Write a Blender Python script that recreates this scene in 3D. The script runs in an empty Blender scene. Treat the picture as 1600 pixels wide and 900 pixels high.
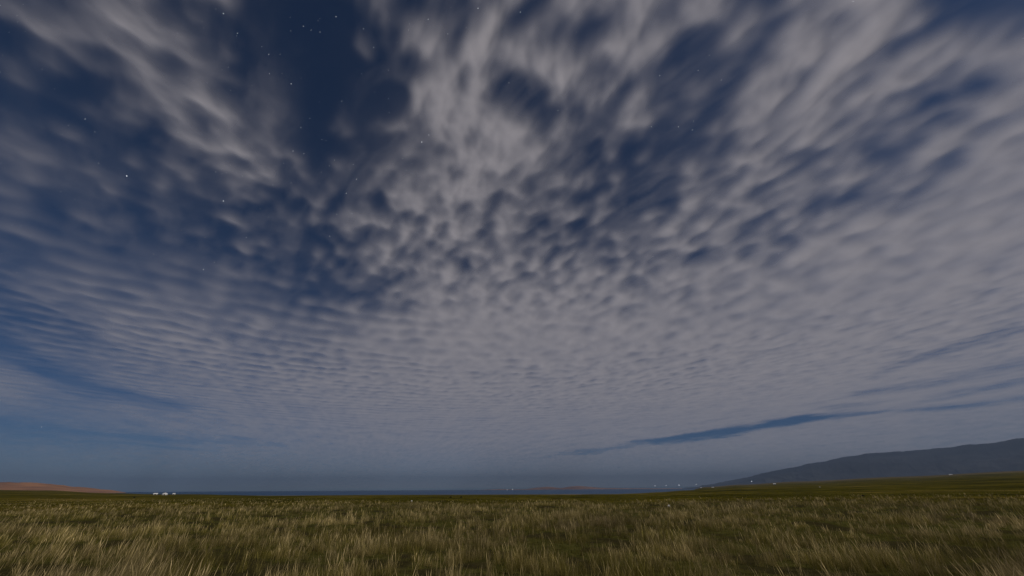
import bpy, math, random
import numpy as np
from mathutils import Matrix, Vector, Euler

R = math.radians
rng = np.random.default_rng(11)
random.seed(5)
sc = bpy.context.scene

# ------------------------------------------------------------------ camera
EYE = 1.25
LENS = 12.0
FPX = LENS / 36.0 * 1600.0
PITCH, ROLL = R(30.55), R(0.35)
cam_d = bpy.data.cameras.new('camera')
cam_d.sensor_width = 36.0
cam_d.lens = LENS
cam_d.clip_start = 0.05
cam_d.clip_end = 700000.0
cam = bpy.data.objects.new('camera', cam_d)
sc.collection.objects.link(cam)
cam.location = (0, 0, EYE)
CAM_ROT = Euler((R(90) + PITCH, 0, 0)).to_matrix() @ Matrix.Rotation(-ROLL, 3, 'Z')
cam.rotation_euler = CAM_ROT.to_euler()
sc.camera = cam

# ------------------------------------------------------------------ night sky, moon, exposure
MOON_EL, MOON_AZ = R(46.0), R(122.0)      # azimuth clockwise from the view direction (+Y)
world = bpy.data.worlds.new('World')
sc.world = world
world.use_nodes = True
wn = world.node_tree.nodes
wl = world.node_tree.links
wn.clear()
w_out = wn.new('ShaderNodeOutputWorld')
w_bg = wn.new('ShaderNodeBackground')
w_sky = wn.new('ShaderNodeTexSky')
w_sky.sky_type = 'NISHITA'
w_sky.sun_disc = False
w_sky.sun_elevation = MOON_EL
w_sky.sun_rotation = MOON_AZ
w_sky.altitude = 3200
w_sky.air_density = 1.0
w_sky.dust_density = 0.25
w_sky.ozone_density = 10.0
w_bg.inputs["Strength"].default_value = 0.026
wl.new(w_sky.outputs[0], w_bg.inputs['Color'])
wl.new(w_bg.outputs[0], w_out.inputs[0])

moon_d = bpy.data.lights.new('moonlight', 'SUN')
moon_d.energy = 2.2
moon_d.angle = R(0.5)
moon_d.color = (1.0, 0.93, 0.86)
moon = bpy.data.objects.new('moonlight', moon_d)
sc.collection.objects.link(moon)
to_moon = Vector((math.sin(MOON_AZ) * math.cos(MOON_EL), math.cos(MOON_AZ) * math.cos(MOON_EL), math.sin(MOON_EL)))
moon.rotation_euler = to_moon.to_track_quat('Z', 'Y').to_euler()
moon.location = (0, 0, 50)

sc.view_settings.view_transform = 'Standard'
sc.view_settings.look = 'None'
sc.view_settings.exposure = 0.0
sc.view_settings.gamma = 1.0
sc.view_settings.use_curve_mapping = False
sc.render.engine = 'CYCLES'
sc.cycles.use_denoising = True
sc.cycles.max_bounces = 5
sc.cycles.diffuse_bounces = 2
sc.cycles.glossy_bounces = 2
sc.cycles.transmission_bounces = 3
sc.cycles.volume_bounces = 0
sc.cycles.transparent_max_bounces = 10
sc.cycles.sample_clamp_indirect = 4.0
sc.cycles.filter_width = 1.45

# ------------------------------------------------------------------ helpers
CM = np.array(CAM_ROT)


def ray(px, py):
    d = CM @ np.array([(px - 800.0) / FPX, (450.0 - py) / FPX, -1.0])
    return d / np.linalg.norm(d)


def azel(px, py):
    d = ray(px, py)
    return math.atan2(d[0], d[1]), math.atan2(d[2], math.hypot(d[0], d[1]))


def project(P):
    q = (P - np.array([0, 0, EYE])) @ CM
    z = np.where(q[:, 2] < -1e-6, -q[:, 2], np.nan)
    return 800 + FPX * q[:, 0] / z, 450 - FPX * q[:, 1] / z


_perm = np.random.default_rng(3).permutation(256)
_ang = np.random.default_rng(4).random(256) * 2 * np.pi
_gx, _gy = np.cos(_ang), np.sin(_ang)


def gnoise(x, y):
    xi, yi = np.floor(x).astype(np.int64), np.floor(y).astype(np.int64)
    fx, fy = x - xi, y - yi
    u = fx * fx * fx * (fx * (fx * 6 - 15) + 10)
    v = fy * fy * fy * (fy * (fy * 6 - 15) + 10)

    def g(ix, iy, dx, dy):
        h = _perm[(_perm[ix & 255] + iy) & 255]
        return _gx[h] * dx + _gy[h] * dy
    a = g(xi, yi, fx, fy)
    b = g(xi + 1, yi, fx - 1, fy)
    c = g(xi, yi + 1, fx, fy - 1)
    d = g(xi + 1, yi + 1, fx - 1, fy - 1)
    return ((a * (1 - u) + b * u) * (1 - v) + (c * (1 - u) + d * u) * v) * 1.5


def fbm(x, y, oct=4, gain=0.5):
    s, a, t = 0.0, 1.0, 0.0
    for k in range(oct):
        s = s + a * gnoise(x + 17.3 * k, y - 9.1 * k)
        t += a
        a *= gain
        x, y = 1.62 * x + 1.2 * y, -1.2 * x + 1.62 * y
    return s / t * 1.4


def sstep(a, b, x):
    t = np.clip((x - a) / (b - a), 0, 1)
    return t * t * (3 - 2 * t)


def mesh_np(name, verts, faces, mat=None, smooth=True, parent=None, link=True):
    """faces: int array (n, k) or list of such arrays with different k"""
    if not isinstance(faces, list):
        faces = [faces]
    me = bpy.data.meshes.new(name)
    nv = len(verts)
    me.vertices.add(nv)
    me.vertices.foreach_set('co', np.asarray(verts, dtype=np.float32).ravel())
    loops = np.concatenate([f.ravel() for f in faces]).astype(np.int32)
    tot = np.concatenate([np.full(len(f), f.shape[1]) for f in faces]).astype(np.int32)
    start = np.concatenate([[0], np.cumsum(tot)[:-1]]).astype(np.int32)
    me.loops.add(len(loops))
    me.loops.foreach_set('vertex_index', loops)
    me.polygons.add(len(tot))
    me.polygons.foreach_set('loop_start', start)
    me.polygons.foreach_set('loop_total', tot)
    me.polygons.foreach_set('use_smooth', np.full(len(tot), smooth))
    me.update(calc_edges=True)
    if mat:
        me.materials.append(mat)
    o = bpy.data.objects.new(name, me)
    if link:
        sc.collection.objects.link(o)
    if parent:
        o.parent = parent
    return o


def grid_faces(nr, nc, wrap=False):
    i = np.arange(nr - 1)[:, None]
    j = np.arange(nc if wrap else nc - 1)[None, :]
    j2 = (j + 1) % nc
    a = i * nc + j
    b = i * nc + j2
    c = (i + 1) * nc + j2
    d = (i + 1) * nc + j
    return np.stack([a, b, c, d], -1).reshape(-1, 4)


def new_mat(name):
    m = bpy.data.materials.new(name)
    m.use_nodes = True
    m.node_tree.nodes.clear()
    return m, m.node_tree.nodes, m.node_tree.links


def simple_mat(name, col, rough=0.8, noise=None, emit=None):
    m, n, l = new_mat(name)
    out = n.new('ShaderNodeOutputMaterial')
    if emit:
        e = n.new('ShaderNodeEmission')
        e.inputs[0].default_value = (*col, 1)
        e.inputs[1].default_value = emit
        l.new(e.outputs[0], out.inputs[0])
        return m
    p = n.new('ShaderNodeBsdfPrincipled')
    p.inputs['Roughness'].default_value = rough
    p.inputs['Specular IOR Level'].default_value = 0.2
    p.inputs['Base Color'].default_value = (*col, 1)
    if noise:
        g = n.new('ShaderNodeNewGeometry')
        t = n.new('ShaderNodeTexNoise')
        t.inputs['Scale'].default_value = noise[0]
        t.inputs['Detail'].default_value = 6
        r = n.new('ShaderNodeValToRGB')
        r.color_ramp.elements[0].position = 0.35
        r.color_ramp.elements[1].position = 0.65
        r.color_ramp.elements[0].color = (*[c * noise[1] for c in col], 1)
        r.color_ramp.elements[1].color = (*col, 1)
        l.new(g.outputs['Position'], t.inputs['Vector'])
        l.new(t.outputs[0], r.inputs[0])
        l.new(r.outputs[0], p.inputs['Base Color'])
    l.new(p.outputs[0], out.inputs[0])
    return m


def tag(o, label=None, cat=None, group=None, kind=None):
    if label:
        o['label'] = label
    if cat:
        o['category'] = cat
    if group:
        o['group'] = group
    if kind:
        o['kind'] = kind
    return o


def empty(name, loc, rz=0.0):
    o = bpy.data.objects.new(name, None)
    o.empty_display_size = 0.5
    o.location = loc
    o.rotation_euler = (0, 0, rz)
    sc.collection.objects.link(o)
    return o


# ------------------------------------------------------------------ terrain height
SEA = -1.6
# azimuth (deg, right positive): list of (distance, height)
PROF = [
    (-180, [(0, 0), (300, 0), (2000, 6), (9000, 60)]),
    (-75, [(0, 0), (120, -.2), (700, 6), (2500, 30), (9000, 60)]),
    (-56, [(0, 0), (120, -.35), (700, 5.2), (1600, 8), (9000, 6)]),
    (-50, [(0, 0), (120, -.4), (600, 2.9), (1500, 3), (9000, 1)]),
    (-45, [(0, 0), (150, -.5), (450, .3), (800, -1.2), (1000, -4), (9000, -9)]),
    (-40, [(0, 0), (150, -.5), (395, -.55), (440, -1.7), (600, -5), (9000, -9)]),
    (-30, [(0, 0), (150, -.65), (290, -1.40), (350, -1.8), (500, -5), (9000, -9)]),
    (0, [(0, 0), (140, -.8), (240, -1.42), (285, -1.75), (420, -5), (9000, -9)]),
    (14, [(0, 0), (140, -.8), (230, -1.40), (280, -1.75), (420, -5), (9000, -9)]),
    (20, [(0, 0), (140, -.65), (330, -1.35), (420, -1.75), (620, -5), (9000, -9)]),
    (23.5, [(0, 0), (140, -.4), (450, -.5), (620, -1.7), (900, -5), (9000, -9)]),
    (26, [(0, 0), (140, -.3), (600, .8), (1200, 4.4), (2600, 3), (9000, 3)]),
    (30, [(0, 0), (140, -.2), (600, 2.6), (1200, 9.0), (2600, 9), (9000, 9)]),
    (36, [(0, 0), (140, 0), (600, 4.6), (1200, 14.6), (2600, 22), (9000, 22)]),
    (45, [(0, 0), (140, .3), (600, 7.6), (1200, 21), (2600, 34), (9000, 34)]),
    (53, [(0, 0), (140, .6), (600, 10.2), (1200, 26.5), (2600, 44), (9000, 44)]),
    (75, [(0, 0), (140, .4), (600, 8), (1200, 20), (2600, 44), (9000, 60)]),
    (180, [(0, 0), (300, 0), (2000, 6), (9000, 60)]),
]
_az = np.array([p[0] for p in PROF], float)


def terrain(x, y):
    x, y = np.asarray(x, float), np.asarray(y, float)
    a = np.degrees(np.arctan2(x, y))
    r = np.hypot(x, y)
    cols = np.stack([np.interp(r.ravel(), [q[0] for q in p[1]], [q[1] for q in p[1]]) for p in PROF])
    k = np.clip(np.searchsorted(_az, a.ravel()) - 1, 0, len(_az) - 2)
    t = (a.ravel() - _az[k]) / (_az[k + 1] - _az[k])
    t = t * t * (3 - 2 * t)
    i = np.arange(len(k))
    z = (cols[k, i] * (1 - t) + cols[k + 1, i] * t).reshape(r.shape)
    bumps = 0.045 * fbm(x / 1.7, y / 1.7, 3) + 0.10 * fbm(x / 9.0 + 3, y / 9.0, 2)
    roll = 0.09 * fbm(x / 60.0, y / 60.0 + 8, 3) * np.clip(r / 60, 0, 1)
    return z + bumps * np.clip(1.4 - r / 200, 0.2, 1) + roll


def hit(px, py, f=None, r0=3.0, r1=9000.0):
    f = f or terrain
    d = ray(px, py)
    rr = np.geomspace(r0, r1, 6000)
    h = math.hypot(d[0], d[1])
    X, Y, Z = d[0] / h * rr, d[1] / h * rr, EYE + d[2] / h * rr
    below = np.nonzero(Z < f(X, Y))[0]
    k = below[0] if len(below) else len(rr) - 1
    return Vector((X[k], Y[k], float(f(X[k:k + 1], Y[k:k + 1])[0])))


# ------------------------------------------------------------------ ground
def attr_ramp(n, l, fac, stops):
    r = n.new('ShaderNodeValToRGB')
    e = r.color_ramp.elements
    while len(e) < len(stops):
        e.new(0.5)
    for q, (p, c) in zip(e, stops):
        q.position = p
        q.color = (*c, 1)
    l.new(fac, r.inputs[0])
    return r.outputs[0]


def mapping(n, l, vec, scale, rot=0.0):
    m = n.new('ShaderNodeMapping')
    m.inputs['Scale'].default_value = scale
    m.inputs['Rotation'].default_value = (0, 0, rot)
    l.new(vec, m.inputs['Vector'])
    return m.outputs[0]


def noise_node(n, l, vec, scale, detail=5, rough=0.55):
    t = n.new('ShaderNodeTexNoise')
    t.inputs['Scale'].default_value = scale
    t.inputs['Detail'].default_value = detail
    t.inputs['Roughness'].default_value = rough
    l.new(vec, t.inputs['Vector'])
    return t.outputs[0]


def mix_col(n, l, fac, a, b, blend='MIX'):
    m = n.new('ShaderNodeMix')
    m.data_type = 'RGBA'
    m.blend_type = blend
    if isinstance(fac, float):
        m.inputs[0].default_value = fac
    else:
        l.new(fac, m.inputs[0])
    for s, v in ((6, a), (7, b)):
        if isinstance(v, tuple):
            m.inputs[s].default_value = (*v, 1)
        else:
            l.new(v, m.inputs[s])
    return m.outputs[2]


def hollow(x, y):
    return sstep(.02, .26, fbm(x / 2.1 - 9, y / 1.5 + 4, 3, .5) + .25 * fbm(x / 9 + 5, y / 9, 2))


m_ground, n, l = new_mat('steppe_ground')
out = n.new('ShaderNodeOutputMaterial')
bs = n.new('ShaderNodeBsdfDiffuse')
geo = n.new('ShaderNodeNewGeometry')
pos = geo.outputs['Position']
ga = n.new('ShaderNodeAttribute')
ga.attribute_name = 'cover'
sep = n.new('ShaderNodeSeparateColor')
l.new(ga.outputs['Color'], sep.inputs[0])
fine = attr_ramp(n, l, noise_node(n, l, pos, 3.0, 8, .65), [(.3, (.030, .028, .008)), (.5, (.062, .060, .014)), (.72, (.100, .088, .028))])
patch = noise_node(n, l, mapping(n, l, pos, (1, .8, 1)), 0.022, 8, .7)
pasture = attr_ramp(n, l, patch, [(.34, (.030, .027, .003)), (.46, (.058, .052, .005)), (.55, (.088, .072, .009)), (.66, (.145, .108, .028))])
grain = attr_ramp(n, l, noise_node(n, l, pos, 0.55, 6, .75), [(.3, (.55, .55, .5)), (.7, (1.3, 1.3, 1.25))])
pasture = mix_col(n, l, 1.0, pasture, grain, 'MULTIPLY')
spots = attr_ramp(n, l, noise_node(n, l, mapping(n, l, pos, (1, .5, 1)), 0.16, 6, .7), [(.36, (.45, .45, .42)), (.5, (1.0, 1.0, 1.0)), (.68, (1.5, 1.4, 1.5))])
pasture = mix_col(n, l, 1.0, pasture, spots, 'MULTIPLY')
brown = attr_ramp(n, l, noise_node(n, l, pos, 0.008, 8, .6), [(.3, (.085, .070, .035)), (.7, (.17, .13, .075))])
c1 = mix_col(n, l, sep.outputs[0], fine, pasture)
c2 = mix_col(n, l, sep.outputs[1], c1, brown)
shaded_soil = mix_col(n, l, ga.outputs['Alpha'], c2, attr_ramp(n, l, noise_node(n, l, pos, 9.0, 6, .6), [(.35, (.014, .010, .006)), (.7, (.040, .029, .017))]))  # bare earth darkened to paint in the shade between tufts
sand = mix_col(n, l, sep.outputs[2], shaded_soil, (.30, .25, .17))
l.new(sand, bs.inputs['Color'])
bmp = n.new('ShaderNodeBump')
bmp.inputs['Distance'].default_value = 0.06
bmp.inputs['Strength'].default_value = 0.8
l.new(noise_node(n, l, pos, 5.0, 8, .7), bmp.inputs['Height'])
l.new(bmp.outputs[0], bs.inputs['Normal'])
l.new(bs.outputs[0], out.inputs[0])

az_f = np.concatenate([np.arange(-180, -75, 3.0), np.arange(-75, 75, 0.3), np.arange(75, 180, 3.0)])
rad = np.concatenate([[0.3], np.geomspace(1.0, 9000, 330)])
AA, RR = np.meshgrid(np.radians(az_f), rad)
GX, GY = np.sin(AA) * RR, np.cos(AA) * RR
GZ = terrain(GX, GY)
ground = mesh_np('ground', np.stack([GX, GY, GZ], -1).reshape(-1, 3), grid_faces(len(rad), len(az_f), True)[:, ::-1], m_ground)
ca = ground.data.color_attributes.new('cover', 'FLOAT_COLOR', 'POINT')
cov = np.ones((GX.size, 4), np.float32)
edge_wob = fbm(GX / 14, GY / 14, 3)
cov[:, 0] = sstep(34, 62, RR + 14 * edge_wob).ravel()
cov[:, 1] = (sstep(650, 1150, RR + 180 * fbm(GX / 300, GY / 90, 3))).ravel() * .85
shore = np.exp(-((GZ - (SEA + .12)) / 0.10) ** 2) * (0.35 + 0.65 * sstep(-.1, .35, fbm(GX / 25, GY / 25, 2)))
cov[:, 2] = np.where((RR > 150) & (RR < 1000), shore, 0).ravel() * .8
cov[:, 3] = (.65 * hollow(GX, GY) * (1 - sstep(40, 80, RR))).ravel()  # strength of the painted shade between tufts, fading with distance
ca.data.foreach_set('color', cov.ravel())
tag(ground, kind='structure')

# ------------------------------------------------------------------ lake
m_lake, n, l = new_mat('lake_water')
out = n.new('ShaderNodeOutputMaterial')
p = n.new('ShaderNodeBsdfPrincipled')
p.inputs['Base Color'].default_value = (.010, .045, .105, 1)
p.inputs['Roughness'].default_value = 0.45
p.inputs['IOR'].default_value = 1.33
p.inputs['Specular IOR Level'].default_value = 0.28
geo = n.new('ShaderNodeNewGeometry')
b = n.new('ShaderNodeBump')
b.inputs['Distance'].default_value = 0.5
b.inputs['Strength'].default_value = 1.0
l.new(noise_node(n, l, mapping(n, l, geo.outputs['Position'], (.35, 1, 1)), 0.35, 6, .6), b.inputs['Height'])
l.new(b.outputs[0], p.inputs['Normal'])
l.new(p.outputs[0], out.inputs[0])
la = np.radians(np.linspace(-70, 45, 160))
lr = np.geomspace(150, 12500, 60)
A2, R2 = np.meshgrid(la, lr)
V = np.stack([np.sin(A2) * R2, np.cos(A2) * R2, np.full_like(R2, SEA)], -1).reshape(-1, 3)
lake = mesh_np('lake', V, grid_faces(60, 160)[:, ::-1], m_lake)
tag(lake, kind='structure')


# ------------------------------------------------------------------ hills seen above the plain
def ridge_mesh(name, pts, dist, depth, mat, rough, base_z, nd=46, step=1.0, gully=0.0, back=0.5, wob=.35):
    """A real ridge at its own distance: crest follows (px, py) bearings at 'dist', slopes run 'depth' to the viewer and beyond."""
    px = np.arange(pts[0][0], pts[-1][0] + .1, step)
    py = np.interp(px, [q[0] for q in pts], [q[1] for q in pts])
    k = np.hanning(15)
    pyp = np.pad(py, 7, mode='edge')
    py = np.convolve(pyp, k / k.sum(), 'valid')
    ae = np.array([azel(a, b) for a, b in zip(px, py)])
    az, el = ae[:, 0], ae[:, 1]
    crest = EYE + np.tan(el) * dist
    crest = crest + rough * fbm(az * dist / (rough * 16 + 1), az * 0, 4)
    s = np.concatenate([np.linspace(-1, 0, nd), np.linspace(0, 1, nd // 2)[1:]])
    rows = []
    for t in s:
        d = dist + (t * depth if t < 0 else t * depth * back)
        w = wob * fbm(az * dist / (depth * .5), np.full_like(az, t * 1.5 + 5), 3)
        f = np.clip(1 - abs(t), 0, 1)
        f = np.clip(f + w * f * (1 - f) * 2, 0, 1)
        prof = f ** 1.25
        z = base_z + (crest - base_z) * prof
        if gully:
            z = z - gully * (1 - abs(2 * f - 1)) * np.abs(fbm(az * dist / (depth * .11), np.full_like(az, t * 2.2), 4))
        rows.append(np.stack([np.sin(az) * d, np.cos(az) * d, z], -1))
    V = np.concatenate(rows)
    o = mesh_np(name, V, grid_faces(len(s), len(px))[:, ::-1], mat)
    return tag(o, kind='structure')


m_mount = simple_mat('mountain_slope', (.040, .040, .038), .95, (0.004, .45))
m_sand = simple_mat('dune_sand', (.40, .185, .070), .95, (0.012, .45))
MT = [(1060, 764), (1110, 757), (1155, 748), (1200, 738), (1240, 729.5), (1280, 722), (1310, 716), (1350, 709), (1380, 707), (1420, 704.5),
      (1480, 699), (1530, 694), (1600, 685), (1700, 678), (1900, 684), (2200, 706)]
ridge_mesh('mountain', MT, 5200, 2300, m_mount, 9, -4, nd=70, step=1.2, gully=32)
DL = [(-420, 738), (-250, 742), (-120, 752), (0, 754), (45, 753.5), (80, 756.5), (115, 760), (145, 763), (175, 766), (200, 770)]
ridge_mesh('sand_dunes', DL, 2000, 460, m_sand, 2.2, -3, step=1.0)
DF = [(690, 767), (750, 765.5), (780, 764.2), (820, 764.4), (840, 761.8), (856, 760.5), (866, 761.4), (876, 762.8), (890, 760.2), (905, 759.3), (922, 760.6), (940, 762.3), (990, 763), (1040, 763), (1100, 763)]
ridge_mesh('far_shore_dunes', DF, 5200, 700, m_sand, 1.5, -4, step=1.0)

# ------------------------------------------------------------------ clouds
# A wind-drawn altocumulus sheet four kilometres up, following the curve of the earth; thickness is modelled,
# the thick cells sag below the thin ones. Only the moon and the night sky light it.
H = 4000.0
COVER = np.array([
    # x = 0, 100 ... 1600
    [.40, .52, .55, .45, .22, .15, .42, .35, .48, .45, .60, .45, .35, .70, .70, .35, .25],
    [.32, .48, .58, .52, .25, .12, .30, .62, .62, .50, .58, .28, .50, .78, .72, .55, .55],
    [.25, .25, .45, .62, .38, .10, .22, .88, .42, .48, .55, .28, .66, .70, .55, .45, .75],
    [.42, .32, .28, .50, .58, .14, .30, .62, .82, .42, .35, .32, .68, .60, .38, .65, .75],
    [.42, .38, .38, .30, .42, .30, .50, .66, .60, .42, .28, .58, .64, .48, .50, .75, .82],
    [.40, .45, .38, .34, .34, .34, .58, .60, .52, .42, .55, .58, .48, .75, .82, .86, .88],
    [.40, .50, .54, .52, .38, .26, .42, .68, .72, .72, .64, .66, .76, .84, .88, .90, .88],
    [.34, .42, .55, .60, .54, .54, .72, .84, .86, .86, .84, .84, .86, .90, .90, .90, .84],
    [.58, .44, .50, .58, .62, .67, .74, .80, .82, .82, .82, .85, .88, .88, .84, .78, .76],
    [.38, .44, .48, .54, .60, .63, .68, .70, .70, .70, .70, .72, .72, .70, .70, .64, .64],
    [.36, .38, .42, .46, .50, .54, .55, .56, .56, .58, .58, .60, .62, .62, .62, .62, .62],
])


def cover_at(px, py):
    u = np.clip(px / 100.0, 0, 15.999)
    v = np.clip(py / 75.0, 0, 9.999)
    i, j = v.astype(int), u.astype(int)
    fv, fu = v - i, u - j
    fv, fu = fv * fv * (3 - 2 * fv), fu * fu * (3 - 2 * fu)
    a = COVER[i, j] * (1 - fu) + COVER[i, j + 1] * fu
    b_ = COVER[i + 1, j] * (1 - fu) + COVER[i + 1, j + 1] * fu
    return a * (1 - fv) + b_ * fv


def lane(px, py, line, width):
    xs = [q[0] for q in line]
    yl = np.interp(px, xs, [q[1] for q in line])
    wd = np.interp(px, xs, width)
    ends = sstep(xs[0] - 1, xs[0] + 60, px) if xs[0] > 0 else 1.0
    ends = ends * ((1 - sstep(xs[-1] - 60, xs[-1] + 1, px)) if xs[-1] < 1600 else 1.0)
    return np.exp(-((py - yl) / wd) ** 2) * ends


caz = np.concatenate([np.arange(-180, -74, 3.0), np.arange(-74, 74, 0.2), np.arange(74, 180, 3.0)])
cel = np.concatenate([np.arange(0.22, 2.0, 0.09), np.arange(2.0, 78, 0.14), np.arange(78, 89.9, .6)])
# distance at which the curved sheet shows at each elevation: H - r^2/2R = r tan(el)
RE = 6371000.0
te = np.tan(np.radians(cel))
crad = RE * (-te + np.sqrt(te * te + 2 * H / RE))
CA, CR = np.meshgrid(np.radians(caz), crad)
CX, CY = (np.sin(CA) * CR).ravel(), (np.cos(CA) * CR).ravel()
CZ = H - (CX ** 2 + CY ** 2) / (2 * RE)
ppx, ppy = project(np.stack([CX, CY, CZ], -1))
front = np.isfinite(ppx)
ppx = np.where(front, ppx, 800)
ppy = np.where(front, ppy, -300)
macro = cover_at(ppx, ppy) - .10 * (1 - sstep(200, 680, ppx)) * (1 - sstep(380, 560, ppy))
off = (~front) | (ppx < -150) | (ppx > 1750) | (ppy < -150)
macro = np.where(off, 0.5, macro)
def drift(bearing, ls, lt, seed, octv, gain):
    """cells drawn out along one bearing by the wind"""
    w = R(bearing)
    S = CX * math.sin(w) + CY * math.cos(w)
    T = CX * math.cos(w) - CY * math.sin(w)
    wx = 150 * fbm(S / 1700 + seed, T / 1700, 2)
    wy = 150 * fbm(S / 1700 + 40, T / 1700 - 20 + seed, 2)
    return fbm((S + wx) / ls + seed, (T + wy) / lt - seed, octv, gain)


lw = 1 - sstep(150, 620, ppx + .35 * (ppy - 300))          # left part of the sheet drifts the other way
Rr = np.hypot(CX, CY)
hi = 1 - sstep(5200, 9500, Rr)                              # finer cells overhead
cells_lo = drift(-46, 720, 400, 5.0, 3, .40) * np.sqrt(1 - lw) + drift(50, 560, 410, 21.0, 3, .42) * np.sqrt(lw)
cells_hi = drift(-42, 470, 280, 8.0, 3, .38) * np.sqrt(1 - lw) + drift(40, 360, 300, 27.0, 3, .38) * np.sqrt(lw)
cells = cells_lo * np.sqrt(1 - .85 * hi) * (1 - .25 * hi) + cells_hi * np.sqrt(.85 * hi) * 1.15
puffs = drift(-30, 420, 330, 63.0, 2, .4)
broad = drift(-40, 3000, 1500, 31.0, 3, .5)
Rr = np.hypot(CX, CY)
rp = np.hypot(CX, CY + 3900) + 300 * fbm(CX / 2300, CY / 2300, 2)
rolls = np.sin(2 * np.pi * rp / 760.0) * np.clip(.75 + 1.0 * fbm(CX / 1300 + 9, CY / 1900, 2), 0, 1.3)
w2 = R(-20)
fibre = fbm((CX * math.sin(w2) + CY * math.cos(w2)) / 5200, (CX * math.cos(w2) - CY * math.sin(w2)) / 520 + 7, 4, .55)
roll_w = sstep(6800, 9800, Rr) * (1 - sstep(22000, 42000, Rr)) * (0.30 + 0.70 * (1 - sstep(560, 1150, ppx)))
near = 1 - sstep(3000, 12000, Rr)
far = sstep(9500, 27000, Rr)
b1 = drift(-40, 760, 540, 12.0, 1, .35)
billow = 1.2 * np.sqrt(b1 * b1 + .06) - .44
lump = (0.72 * cells + 0.30 * billow + 0.32 * puffs * (1 - .3 * near)) * (1 - .85 * far) * (1 - .5 * roll_w) + 0.29 * rolls * roll_w * (1 - .45 * sstep(12000, 18000, Rr))
base_d = np.interp(macro, [0, .1, .25, .4, .5, .7, .9, 1], [-.40, -.30, -.07, .20, .41, .76, .98, 1.05])
calm = .68 + .32 * sstep(.05, .38, macro)
dens = base_d - .10 * near - .08 + (0.90 + .08 * near) * (1 - .12 * lw) * calm * lump + 0.12 * broad * calm + 0.12 * fibre * far
# single thick puffs and single gaps: bearing point, half sizes, tilt (rising to the right positive), density
MASSES = [(700, 125, 40, 80, 12, .20), (765, 232, 80, 34, 18, .24), (400, 258, 62, 24, -30, .34), (330, 165, 75, 32, -35, .28), (725, 297, 26, 14, 10, .30),
          (1300, 80, 95, 36, 36, .25), (1190, 182, 62, 28, 28, .25), (60, 255, 50, 38, 0, .22), (772, 58, 52, 30, 30, .30), (220, 90, 52, 24, -30, .22),
          (650, 290, 36, 16, 20, .22), (930, 110, 70, 30, 25, .18), (850, 500, 120, 60, 0, .12), (1060, 330, 60, 20, 25, .2),
          (470, 120, 66, 130, 0, -.26), (565, 300, 52, 36, 0, -.22), (820, 168, 80, 18, 22, -.16), (1075, 185, 95, 36, 30, -.22), (1010, 292, 80, 28, 25, -.26),
          (1245, 292, 75, 24, 24, -.26), (1500, 28, 95, 20, 16, -.30), (1330, 132, 62, 18, 22, -.22), (840, 436, 42, 10, 8, -.34), (900, 366, 48, 12, 10, -.30),
          (682, 402, 46, 12, 8, -.30), (602, 476, 36, 10, -6, -.30), (560, 520, 42, 8, -8, -.24), (1140, 382, 52, 13, 18, -.26), (1100, 402, 42, 11, 15, -.20),
          (1222, 432, 26, 8, 25, -.22), (700, 237, 75, 12, 20, -.28), (640, 380, 52, 12, 5, -.20), (30, 500, 55, 13, -10, -.32), (160, 545, 95, 10, -13, -.24),
          (460, 345, 62, 18, -15, -.18), (250, 430, 85, 13, -14, -.14), (600, 190, 70, 16, 30, -.2), (1480, 255, 60, 14, 25, -.22), (960, 395, 40, 9, 10, -.2)]
for bx_, by_, ra_, rb_, an_, amp_ in MASSES:
    ca_, sa_ = math.cos(R(an_)), math.sin(R(an_))
    u_ = ((ppx - bx_) * ca_ - (ppy - by_) * sa_) / ra_
    v_ = ((ppx - bx_) * sa_ + (ppy - by_) * ca_) / rb_
    dens = dens + (.85 if amp_ > 0 else .62) * amp_ * np.exp(-(u_ * u_ + v_ * v_) + .5 * puffs)
# clear lanes low in the sky
wob = 6 * fbm(CX / 9000, CY / 9000, 4, .6) + 3.5 * fbm(CX / 2600, CY / 7000 + 3, 4, .6)
fray = np.clip(1 + 1.1 * fbm(CX / 5000 + 4, CY / 12000, 4, .6) + .5 * fbm(CX / 1800, CY / 5000, 3), .1, 2)
blue = lane(ppx, ppy + wob, [(720, 722), (840, 716), (930, 705), (1050, 689), (1150, 674), (1260, 654), (1420, 643), (1600, 622)], [2, 2.4, 3.4, 4.6, 6.8, 5.5, 5, 6]) * np.interp(ppx, [720, 830, 930, 1100, 1260, 1330, 1450, 1600], [.0, .05, .35, 1.1, 1.2, .6, .45, .6])
dens = dens - 1.25 * blue * fray ** 1.2
dens = dens - 0.44 * fray * lane(ppx, ppy + wob, [(1330, 594), (1480, 548), (1600, 512)], [5, 8, 11]) - 0.38 * fray * lane(ppx, ppy + wob, [(1300, 622), (1420, 606), (1600, 572)], [5, 6, 9])
dens = dens - 0.42 * fray * lane(ppx, ppy - wob, [(1250, 640), (1450, 622), (1600, 598)], [4, 5, 7])
dens = dens - 0.50 * fray * lane(ppx, ppy + 1.5 * wob, [(-60, 520), (0, 545), (100, 592), (240, 630), (330, 650)], [16, 16, 15, 9, 5])
dens = dens - 0.34 * fray * lane(ppx, ppy + 1.5 * wob, [(-60, 655), (0, 668), (110, 682), (260, 692), (480, 694)], [22, 22, 16, 9, 3])
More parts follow.
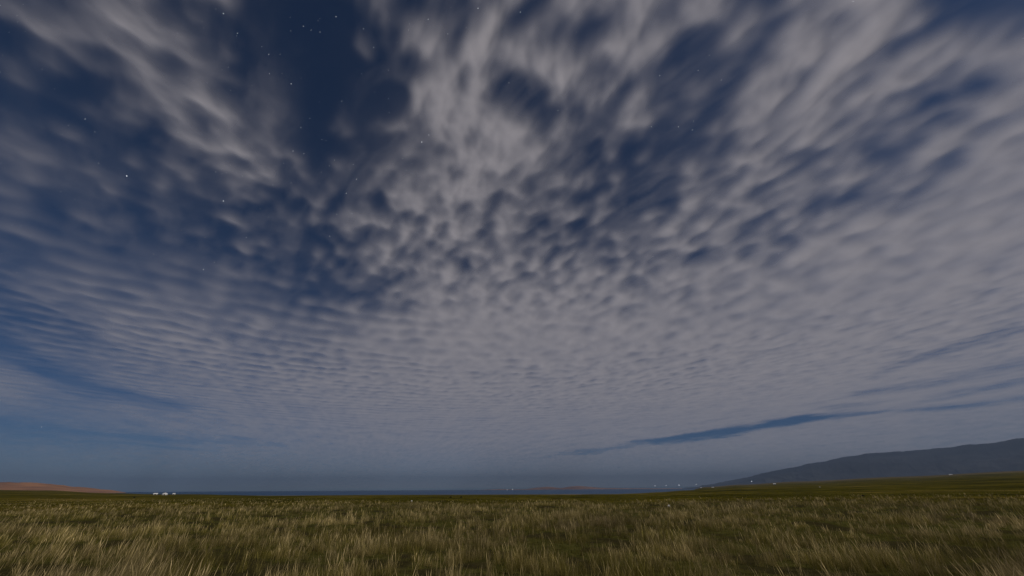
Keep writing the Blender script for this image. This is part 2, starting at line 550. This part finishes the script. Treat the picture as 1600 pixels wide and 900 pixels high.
# unseen thin patch added to the sheet to let moonlight reach the ground
mx, my = H / math.tan(MOON_EL) * math.sin(MOON_AZ), H / math.tan(MOON_EL) * math.cos(MOON_AZ)
added_gap = np.exp(-(((CX - mx) ** 2 + (CY - my) ** 2) / 2100.0 ** 2))
dens = dens - 0.9 * added_gap
dens = np.where(dens > .62, .62 + .62 * (1 - np.exp(-(np.maximum(dens, .62) - .62) / .62)), dens)
alpha = sstep(-.32, 1.26, dens)
veil = sstep(-.25, .6, fbm(CX / 1500 + 70, CY / 1900, 3, .5)) * sstep(.08, .32, macro) * (1 - blue)
alpha = 1 - (1 - alpha) * (1 - .06 * veil)


def soften(a, n_el, n_az):
    """edges of the drifting cells melt: smooth the density over its neighbours"""
    k = np.hanning(2 * n_el + 3)[1:-1]
    k /= k.sum()
    p = np.pad(a, ((n_el, n_el), (0, 0)), mode='edge')
    a = sum(k[q] * p[q:q + a.shape[0]] for q in range(2 * n_el + 1))
    k = np.hanning(2 * n_az + 3)[1:-1]
    k /= k.sum()
    p = np.pad(a, ((0, 0), (n_az, n_az)), mode='wrap')
    return sum(k[q] * p[:, q:q + a.shape[1]] for q in range(2 * n_az + 1))


A_ = alpha.reshape(len(crad), len(caz))
EL = np.repeat(cel[:, None], len(caz), 1)
s1, s2 = soften(A_, 5, 4), soften(A_, 12, 11)
A_ = A_ + (s1 - A_) * sstep(13, 22, EL)
A_ = A_ + (s2 - A_) * .4 * sstep(24, 52, EL)
alpha = A_.ravel()
wisp = sstep(-.30, .55, drift(-44, 1500, 420, 44.0, 4, .5)) * sstep(16, 30, EL).ravel() * sstep(.06, .36, macro)
alpha = 1 - (1 - alpha) * (1 - .12 * wisp)
thick = np.clip(alpha, 0, 1)
CZ = CZ - (70 * thick + 22 * lump) * (1 - sstep(9000, 40000, Rr)) + 40
m_cloud, n, l = new_mat('cloud')
out = n.new('ShaderNodeOutputMaterial')
at = n.new('ShaderNodeAttribute')
at.attribute_name = 'thickness'
tl = n.new('ShaderNodeBsdfTranslucent')
tl.inputs[0].default_value = (.515, .500, .522, 1)
tp = n.new('ShaderNodeBsdfTransparent')
mx_ = n.new('ShaderNodeMixShader')
l.new(at.outputs['Fac'], mx_.inputs[0])
l.new(tp.outputs[0], mx_.inputs[1])
l.new(tl.outputs[0], mx_.inputs[2])
l.new(mx_.outputs[0], out.inputs[0])
clouds = mesh_np('clouds', np.stack([CX, CY, CZ], -1), grid_faces(len(crad), len(caz), True), m_cloud)
ta = clouds.data.attributes.new('thickness', 'FLOAT', 'POINT')
ta.data.foreach_set('value', (0.92 * alpha).astype(np.float32))
tag(clouds, 'grey altocumulus sheet in broken rows over the whole sky', 'clouds', kind='stuff')

# ------------------------------------------------------------------ stars, beyond the clouds
STARS = [(349, 21, 1.3), (371, 52, .8), (525, 26, .8), (568, 45, 1.0), (669, 30, .8), (747, 13, 1.2), (813, 19, 1.0), (659, 222, 1.5), (607, 154, .8),
         (584, 74, .7), (474, 41, .7), (455, 131, .8), (421, 115, .7), (409, 73, .5), (420, 85, .6), (470, 199, .8), (458, 236, .7), (349, 314, 1.3),
         (198, 275, 1.7), (133, 186, .8), (107, 196, .7), (148, 206, .7), (154, 255, .6), (283, 206, .6), (385, 371, .7), (318, 421, .8), (515, 369, .7),
         (541, 302, .8), (526, 335, .6), (557, 280, .8), (552, 257, .6), (534, 158, .6), (523, 250, .5), (503, 218, .5), (755, 124, .7), (607, 110, .5),
         (424, 746, .9), (65, 667, .8), (299, 558, .4), (1489, 287, .7), (1091, 110, .6), (1127, 125, .6), (1031, 118, .6), (1333, 2, 1.2), (1225, 70, .3),
         (872, 173, .5), (1018, 198, .6), (1060, 198, .6), (1082, 203, .5), (1196, 675, .7), (335, 410, .4), (640, 37, .5), (700, 53, .5), (565, 115, .4),
         (608, 176, .5), (650, 160, .4), (484, 185, .4), (475, 240, .5), (550, 334, .5), (629, 248, .5), (670, 211, .6), (500, 50, .5), (486, 47, .4)]
rs = np.random.default_rng(77)
for _ in range(45):
    t = rs.random()
    STARS.append((300 + 420 * rs.random() + 20 * t, 5 + 330 * t, 0.02 + .16 * rs.random()))
for _ in range(110):
    STARS.append((1600 * rs.random() ** 1.7, rs.uniform(0, 430), 0.02 + .14 * rs.random()))
ico_v = np.array([(0, 0, 1), (.894, 0, .447), (.276, .851, .447), (-.724, .526, .447), (-.724, -.526, .447), (.276, -.851, .447),
                  (.724, .526, -.447), (-.276, .851, -.447), (-.894, 0, -.447), (-.276, -.851, -.447), (.724, -.526, -.447), (0, 0, -1)])
ico_f = np.array([(0, 1, 2), (0, 2, 3), (0, 3, 4), (0, 4, 5), (0, 5, 1), (1, 6, 2), (2, 7, 3), (3, 8, 4), (4, 9, 5), (5, 10, 1),
                  (6, 7, 2), (7, 8, 3), (8, 9, 4), (9, 10, 5), (10, 6, 1), (11, 7, 6), (11, 8, 7), (11, 9, 8), (11, 10, 9), (11, 6, 10)])
SD = 420000.0
sv, sf = [], []
for k, (a, b_, mag) in enumerate(STARS):
    d = ray(a, b_)
    dc = math.hypot(a - 800, b_ - 450) / FPX
    sv.append(ico_v * (SD * 0.00090 * (0.28 + .62 * mag) / (1 + .35 * dc * dc)) + d * SD)
    sf.append(ico_f + 12 * k)
m_star = simple_mat('starlight', (.86, .92, 1.0), emit=1.5)
m_star.cycles.emission_sampling = 'NONE'
stars = mesh_np('stars', np.concatenate(sv), np.concatenate(sf), m_star)
tag(stars, 'faint white stars showing through gaps in the cloud', 'stars', kind='stuff')

# ------------------------------------------------------------------ grass
m_grass, n, l = new_mat('grass_blade')
out = n.new('ShaderNodeOutputMaterial')
at = n.new('ShaderNodeAttribute')
at.attribute_name = 'tint'
df = n.new('ShaderNodeBsdfDiffuse')
tr = n.new('ShaderNodeBsdfTranslucent')
ms = n.new('ShaderNodeMixShader')
ms.inputs[0].default_value = 0.35
l.new(at.outputs['Color'], df.inputs[0])
l.new(at.outputs['Color'], tr.inputs[0])
l.new(df.outputs[0], ms.inputs[1])
l.new(tr.outputs[0], ms.inputs[2])
l.new(ms.outputs[0], out.inputs[0])

GREEN = np.array([.125, .110, .022])
OLIVE = np.array([.255, .212, .050])
STRAW = np.array([.500, .385, .185])
GREY = np.array([.270, .200, .140])
TURF = np.array([.120, .106, .022])


def tuft_noise(x, y):
    return fbm(x / 2.6, y / 2.6, 3, .55), fbm(x / 9.0 + 50, y / 9.0, 2), fbm(x / 1.1 + 20, y / 1.1 - 7, 2)


def no_hollow(x, y, r):
    return rng.random(len(x)) > .97 * hollow(x, y)


def scatter(r0, r1, per_m2, amax=66):
    a = R(amax)
    area = .5 * (r1 * r1 - r0 * r0) * 2 * a
    N = int(area * per_m2)
    r = np.sqrt(rng.random(N) * (r1 * r1 - r0 * r0) + r0 * r0)
    th = (rng.random(N) * 2 - 1) * a
    return np.sin(th) * r, np.cos(th) * r, r


def blades(x, y, h, w, bend, colb, colt, segs, head=None):
    """ribbons; x,y,h,w,bend are (N,), colours (N,3). Returns verts, quads, tris, vertex colours."""
    N = len(x)
    z = terrain(x, y) - .01
    th = rng.random(N) * 2 * np.pi                # leaning direction
    fo = th + np.pi / 2 + rng.normal(0, .7, N)    # ribbon's width direction
    dx, dy = np.cos(th), np.sin(th)
    ux, uy = np.cos(fo), np.sin(fo)
    ts = np.linspace(0, 1, segs + 1)
    V, C = [], []
    for k, t in enumerate(ts):
        lean = bend * (0.35 * t + 0.65 * t * t)
        cx, cy = x + dx * lean * h, y + dy * lean * h
        cz = z + h * t * np.sqrt(np.clip(1 - (.55 * bend * t) ** 2, .1, 1))
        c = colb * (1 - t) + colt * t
        if k < segs:
            wk = w * (1 - .55 * t)
            if head is not None and k == segs - 1:
                wk = np.where(head, w * 2.0, wk)
            V.append(np.stack([cx - ux * wk / 2, cy - uy * wk / 2, cz], -1))
            V.append(np.stack([cx + ux * wk / 2, cy + uy * wk / 2, cz], -1))
            C += [c, c]
        else:
            V.append(np.stack([cx, cy, cz], -1))
            C.append(c)
    nvb = 2 * segs + 1
    V = np.stack(V, 1).reshape(-1, 3)
    C = np.stack(C, 1).reshape(-1, 3)
    base = (np.arange(N) * nvb)[:, None]
    quads = np.concatenate([base + np.array([[2 * k, 2 * k + 1, 2 * k + 3, 2 * k + 2]]) for k in range(segs - 1)]) if segs > 1 else np.zeros((0, 4), int)
    tris = base + np.array([[2 * segs - 2, 2 * segs - 1, 2 * segs]])
    return V, quads, tris, C


def tall_grass(r0, r1, tufts_m2, nb, wmin, wmax, segs):
    x, y, r = scatter(r0, r1, tufts_m2)
    n1, n2, n3 = tuft_noise(x, y)
    keep = rng.random(len(x)) < np.clip(0.66 + 1.4 * n1 + .6 * n2 + .5 * n3, .02, 1)
    azd = np.degrees(np.arctan2(x, y))
    ext = 1 + .9 * sstep(-14, -38, azd) + .25 * sstep(20, 45, azd)
    edge = 1 - sstep(34, 84, r / ext + 16 * fbm(x / 16, y / 16, 3))
    keep &= rng.random(len(x)) < edge
    keep &= rng.random(len(x)) > .90 * hollow(x, y)
    x, y, r, n1, n2, n3 = (q[keep] for q in (x, y, r, n1, n2, n3))
    T = len(x)
    hs = (1 - .45 * sstep(36, 90, r)) * np.clip(.215 + .15 * n1 + .06 * n2 + rng.normal(0, .05, T), .07, .40)
    strawness = np.clip(.56 + .65 * fbm(x / 3.5 - 30, y / 3.5 + 12, 3) + rng.normal(0, .16, T), 0, 1)
    greyness = np.clip(1.6 * fbm(x / 5.0 + 77, y / 5.0, 2) - .25, 0, .8)
    m = np.maximum(2, (nb * rng.uniform(.6, 1.3, T))).astype(int)
    i = np.repeat(np.arange(T), m)
    N = len(i)
    rr = np.abs(rng.normal(0, .065, N))
    a = rng.random(N) * 2 * np.pi
    bx, by = x[i] + np.cos(a) * rr, y[i] + np.sin(a) * rr
    tallest = rng.random(N) < .11
    h = hs[i] * rng.uniform(.45, 1.1, N) * np.where(tallest, 1.45, 1)
    w = rng.uniform(wmin, wmax, N)
    bend = np.where(tallest, rng.uniform(.05, .45, N), np.abs(rng.normal(.28, .24, N)))
    s = np.clip(strawness[i] + rng.normal(0, .22, N) + np.where(tallest, .5, 0), 0, 1)[:, None]
    g = greyness[i][:, None]
    tuft_tone = np.clip(1 + .75 * fbm(x / 1.9 + 13, y / 1.9 - 40, 3) + .4 * fbm(x / 8 - 13, y / 8, 2), .35, 1.7)
    tone = (tuft_tone[i] * rng.uniform(.5, 1.6, N) * np.where(tallest, 1.25, 1))[:, None]
    colt = np.where(s < .5, GREEN + (OLIVE - GREEN) * (s * 2), OLIVE + (STRAW - OLIVE) * (s * 2 - 1))
    colt = (colt * (1 - .5 * g) + GREY * .5 * g) * tone
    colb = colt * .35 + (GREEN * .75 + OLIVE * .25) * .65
    return blades(bx, by, h, w, bend, colb, colt, segs, tallest)


def turf(r0, r1, per_m2, hmin, hmax, w0, w1, c0, c1, keepfun=None):
    x, y, r = scatter(r0, r1, per_m2)
    if keepfun is not None:
        k = keepfun(x, y, r)
        x, y, r = x[k], y[k], r[k]
    N = len(x)
    q = np.clip(.5 + .6 * fbm(x / 4, y / 4 + 9, 2) + rng.normal(0, .2, N), 0, 1)[:, None]
    c = (c0 * (1 - q) + c1 * q) * rng.uniform(.7, 1.25, N)[:, None]
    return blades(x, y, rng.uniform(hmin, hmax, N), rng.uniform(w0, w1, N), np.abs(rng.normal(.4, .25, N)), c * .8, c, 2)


parts = [
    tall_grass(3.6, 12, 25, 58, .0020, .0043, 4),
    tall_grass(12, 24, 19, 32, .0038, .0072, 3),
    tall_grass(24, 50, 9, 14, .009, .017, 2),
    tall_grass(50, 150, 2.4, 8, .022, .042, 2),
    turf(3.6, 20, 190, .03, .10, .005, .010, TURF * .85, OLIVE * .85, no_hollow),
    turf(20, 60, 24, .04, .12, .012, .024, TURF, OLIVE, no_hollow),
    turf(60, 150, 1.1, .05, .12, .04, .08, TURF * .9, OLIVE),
]
vo, Vs, Qs, Ts, Cs = 0, [], [], [], []
for V, Q, T, C in parts:
    Vs.append(V)
    Qs.append(Q + vo)
    Ts.append(T + vo)
    Cs.append(C)
    vo += len(V)
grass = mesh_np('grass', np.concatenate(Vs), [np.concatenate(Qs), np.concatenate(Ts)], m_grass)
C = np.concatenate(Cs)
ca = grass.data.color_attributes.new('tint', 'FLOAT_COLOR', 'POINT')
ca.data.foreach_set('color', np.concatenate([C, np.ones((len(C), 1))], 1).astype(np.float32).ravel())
tag(grass, 'tall straw and green steppe grass filling the foreground', 'grass', kind='stuff')
print('grass verts', len(C))

# ------------------------------------------------------------------ white tents
m_canvas = simple_mat('white_canvas', (.68, .68, .66), .8)
m_door = simple_mat('tent_door', (.16, .12, .09), .8)
m_rope = simple_mat('tent_band', (.45, .42, .38), .8)


def lathe(prof, seg=28, a0=0.0, a1=2 * math.pi):
    closed = abs(a1 - a0 - 2 * math.pi) < 1e-6
    th = np.linspace(a0, a1, seg + (0 if closed else 1), endpoint=not closed)
    P = np.array(prof)
    V = np.stack([np.stack([np.cos(th) * r, np.sin(th) * r, np.full_like(th, z)], -1) for r, z in P]).reshape(-1, 3)
    return V, grid_faces(len(P), len(th), closed)


def box_vf(x0, x1, y0, y1, z0, z1):
    V = np.array([(x0, y0, z0), (x1, y0, z0), (x1, y1, z0), (x0, y1, z0), (x0, y0, z1), (x1, y0, z1), (x1, y1, z1), (x0, y1, z1)], float)
    F = np.array([(0, 3, 2, 1), (4, 5, 6, 7), (0, 1, 5, 4), (1, 2, 6, 5), (2, 3, 7, 6), (3, 0, 4, 7)])
    return V, F


def yurt(loc, scale, label, group, rz=0.0):
    t = empty('yurt_tent', loc, rz)
    tag(t, label, 'tent', group)
    s = scale
    V, F = lathe([(1.95 * s, -.3 * s), (1.98 * s, .35 * s), (1.96 * s, .72 * s), (1.90 * s, .90 * s)])
    mesh_np('wall', V, F, m_canvas, True, t)
    V, F = lathe([(2.02 * s, .88 * s), (1.88 * s, 1.02 * s), (1.55 * s, 1.24 * s), (1.05 * s, 1.48 * s), (.55 * s, 1.63 * s), (.3 * s, 1.67 * s), (.02 * s, 1.69 * s)])
    roof = mesh_np('roof', V, F, m_canvas, True, t)
    V, F = lathe([(.34 * s, 1.62 * s), (.34 * s, 1.76 * s), (.2 * s, 1.82 * s), (.02 * s, 1.83 * s)])
    mesh_np('smoke_cap', V, F, m_rope, True, roof)
    V, F = lathe([(2.0 * s, .55 * s), (2.01 * s, .62 * s)])
    mesh_np('band', V, F, m_rope, True, t)
    V, F = box_vf(-.36 * s, .36 * s, -2.04 * s, -1.9 * s, -.1 * s, .86 * s)
    mesh_np('door', V, F, m_door, False, t)
    return t


def ridge_tent(loc, L, W, Hh, label, group, rz=0.0):
    t = empty('ridge_tent', loc, rz)
    tag(t, label, 'tent', group)
    e = .62 * Hh
    V = np.array([(-L / 2, -W / 2, -.4), (L / 2, -W / 2, -.4), (L / 2, W / 2, -.4), (-L / 2, W / 2, -.4),
                  (-L / 2, -W / 2, e), (L / 2, -W / 2, e), (L / 2, W / 2, e), (-L / 2, W / 2, e),
                  (-L / 2, 0, Hh - .05), (L / 2, 0, Hh - .05)])
    q = np.array([(0, 1, 5, 4), (1, 2, 6, 5), (2, 3, 7, 6), (3, 0, 4, 7)])
    g = np.array([(5, 6, 9), (7, 4, 8)])
    mesh_np('wall', V, [q, g], m_canvas, False, t)
    o = .12 * W
    V = np.array([(-L / 2 - o, -W / 2 - o, e - .12), (L / 2 + o, -W / 2 - o, e - .12), (L / 2 + o, 0, Hh), (-L / 2 - o, 0, Hh), (L / 2 + o, W / 2 + o, e - .12), (-L / 2 - o, W / 2 + o, e - .12)])
    V2 = V + np.array([0, 0, .09])
    F = np.array([(0, 1, 2, 3), (3, 2, 4, 5)])
    F2 = F[:, ::-1] + 6
    S = np.array([(0, 6, 7, 1), (1, 7, 8, 2), (2, 8, 10, 4), (4, 10, 11, 5), (5, 11, 9, 3), (3, 9, 6, 0)])
    mesh_np('roof', np.concatenate([V, V2]), [F[:, ::-1], F2[:, ::-1], S], m_canvas, False, t)
    V, F = box_vf(-.45, .45, -W / 2 - .06, -W / 2 + .1, -.2, e * .85)
    mesh_np('door', V, F, m_door, False, t)
    return t


G1 = 'white tents by the lake'
ridge_tent(hit(242.5, 773.0), 1.8, 1.3, .8, 'low white ridge tent at the lake edge, nearest the dunes', G1, R(40))
yurt(hit(257, 773.4), .66, 'round white yurt tent, largest of the three at the lake edge', G1, R(35))
ridge_tent(hit(271.5, 773.0), 1.2, 1.0, .8, 'smallest greyish white tent of the three at the lake edge', G1, R(20))

G2 = 'white tents on the far plain'
ridge_tent(hit(1095.5, 762.6), 2.8, 1.9, 1.5, 'white tent where the lake shore meets the green plain', G2, R(-20))
ridge_tent(hit(1114, 762.0), 3.4, 1.8, .9, 'dim low white tent just right of the one at the shore end', G2, R(-20))
ridge_tent(hit(1210.5, 757.3), 3.0, 2.0, 1.5, 'white tent on the plain below the first rise of the mountain', G2, R(-30))
ridge_tent(hit(1486, 742.5), 3.6, 2.2, 1.6, 'white tent on the brown plain under the highest part of the mountain', G2, R(-40))

# ------------------------------------------------------------------ lamps across the water
m_pole = simple_mat('lamp_pole', (.25, .25, .26), .5)
m_lamp = simple_mat('lamp_glow', (.88, .93, 1.0), emit=1.2)
m_lamp.cycles.emission_sampling = 'NONE'


def lamp(px, py, dist, size, label):
    az, el = azel(px, py)
    x, y = math.sin(az) * dist, math.cos(az) * dist
    z = EYE + math.tan(el) * dist
    base = max(SEA - .5, float(terrain(np.array([x]), np.array([y]))[0]) - .3)
    t = empty('lamp_mast', (x, y, base), -az)
    tag(t, label, 'lamp', 'lit lamps across the lake')
    hh = z - base
    V, F = lathe([(.35, 0), (.2, hh - size * .5)], 10)
    mesh_np('pole', V, F, m_pole, True, t)
    V, F = lathe([(.02, hh - size * .5), (size * .45, hh - size * .38), (size * .5, hh), (size * .3, hh + size * .42), (.02, hh + size * .5)], 14)
    mesh_np('lamp_head', V, F, m_lamp, True, t)
    V, F = lathe([(size * .62, hh + size * .46), (size * .5, hh + size * .58), (.02, hh + size * .66)], 14)
    mesh_np('hood', V, F, m_pole, True, t)


lamp(801, 764.6, 2600, 4.2, 'brighter lit lamp of the pair low over the middle of the lake')
lamp(792.5, 765.2, 2600, 2.8, 'dimmer lit lamp of the pair low over the middle of the lake')
lamp(1008, 759.6, 2400, 1.8, 'faintest lit lamp in the row across the water, next to the open lake')
lamp(1023.5, 759.2, 2400, 3.0, 'lit lamp in the row across the water, second from the open lake')
lamp(1041, 758.6, 2400, 2.7, 'lit lamp in the row across the water, third from the open lake')
lamp(1061, 757.9, 2400, 4.2, 'brightest lit lamp in the row across the water')
lamp(1088, 756.9, 2400, 3.0, 'lit lamp in the row across the water, nearest the mountain')
lamp(1174.5, 752.0, 2500, 3.4, 'lit lamp alone on the brown slope at the mountain foot')

# ------------------------------------------------------------------ pale stones and dark bushes
m_stone = simple_mat('pale_stone', (.62, .60, .55), .9, (6.0, .7))


def stone(px, py, sx, sy, sz, label, seed):
    p0 = hit(px, py)
    u = np.linspace(0, np.pi, 12)
    v = np.linspace(0, 2 * np.pi, 18, endpoint=False)
    U, W = np.meshgrid(u, v, indexing='ij')
    X, Y, Z = np.sin(U) * np.cos(W), np.sin(U) * np.sin(W), np.cos(U)
    k = 1 + .28 * fbm(X * 1.3 + seed, Y * 1.3 + Z, 3)
    V = np.stack([X * k * sx, Y * k * sy, Z * k * sz + sz * .45], -1).reshape(-1, 3)
    o = mesh_np('stone', V, grid_faces(12, 18, True), m_stone)
    o.location = p0
    return tag(o, label, 'stone', 'pale stones on the pasture')


stone(643, 783.6, .14, .12, .11, 'small white stone at the edge of the tall grass before the lake', 1.0)
stone(1045, 792.4, .13, .10, .12, 'flat pale stone half hidden in tall grass right of the middle', 4.0)

stone(1281, 761.5, .34, .30, .22, 'white stone far out on the dark green pasture under the mountain', 7.0)

m_bush = simple_mat('dark_bush', (.022, .024, .010), .95, (5.0, .5))


def bush(px, py, w, h, label, seed):
    p0 = hit(px, py)
    t = empty('low_bush', p0)
    tag(t, label, 'bush', 'dark low bushes on the pasture')
    r_ = np.random.default_rng(seed)
    N = 900
    a, b_ = r_.random(N) * 2 * np.pi, r_.random(N)
    rr = np.sqrt(r_.random(N)) * w * .5 * np.sqrt(np.clip(1 - b_ ** 1.6, .05, 1))
    c = np.stack([np.cos(a) * rr, np.sin(a) * rr, b_ * h], -1)
    e1 = r_.normal(0, 1, (N, 3))
    e1 /= np.linalg.norm(e1, axis=1)[:, None]
    e2 = np.cross(e1, r_.normal(0, 1, (N, 3)))
    e2 /= np.linalg.norm(e2, axis=1)[:, None]
    q = .10 * w
    V = np.stack([c - e1 * q, c + e2 * q * .4, c + e1 * q, c - e2 * q * .4], 1).reshape(-1, 3)
    mesh_np('foliage', V, np.arange(4 * N).reshape(-1, 4), m_bush, False, t)
    V, F = lathe([(.05 * w, -.1), (.035 * w, h * .4), (.01, h * .7)], 8)
    mesh_np('stem', V, F, m_bush, True, t)


bush(209.5, 778.0, .55, .26, 'dark low bush on the pasture between the dunes and the white tents', 1)
bush(704, 777.6, .7, .25, 'dark low bush near the lake shore, left of the pair in the middle', 2)
bush(720.5, 777.4, .6, .28, 'dark low bush near the lake shore, right of the pair in the middle', 3)
bush(1349, 775.4, .5, .14, 'dark low bush on the green pasture under the mountain', 4)

# ------------------------------------------------------------------ haze
m_haze, n, l = new_mat('night_haze')
out = n.new('ShaderNodeOutputMaterial')
pv = n.new('ShaderNodeVolumePrincipled')
pv.inputs['Color'].default_value = (.40, .57, .87, 1)
pv.inputs['Density'].default_value = 0.000125
pv.inputs['Anisotropy'].default_value = 0.0
l.new(pv.outputs[0], out.inputs['Volume'])
V, F = box_vf(-13500, 13500, -9500, 13500, -14, 380)
haze = mesh_np('haze', V, F, m_haze, False)
tag(haze, 'thin blue night haze over the lake and the plain', 'haze', kind='stuff')
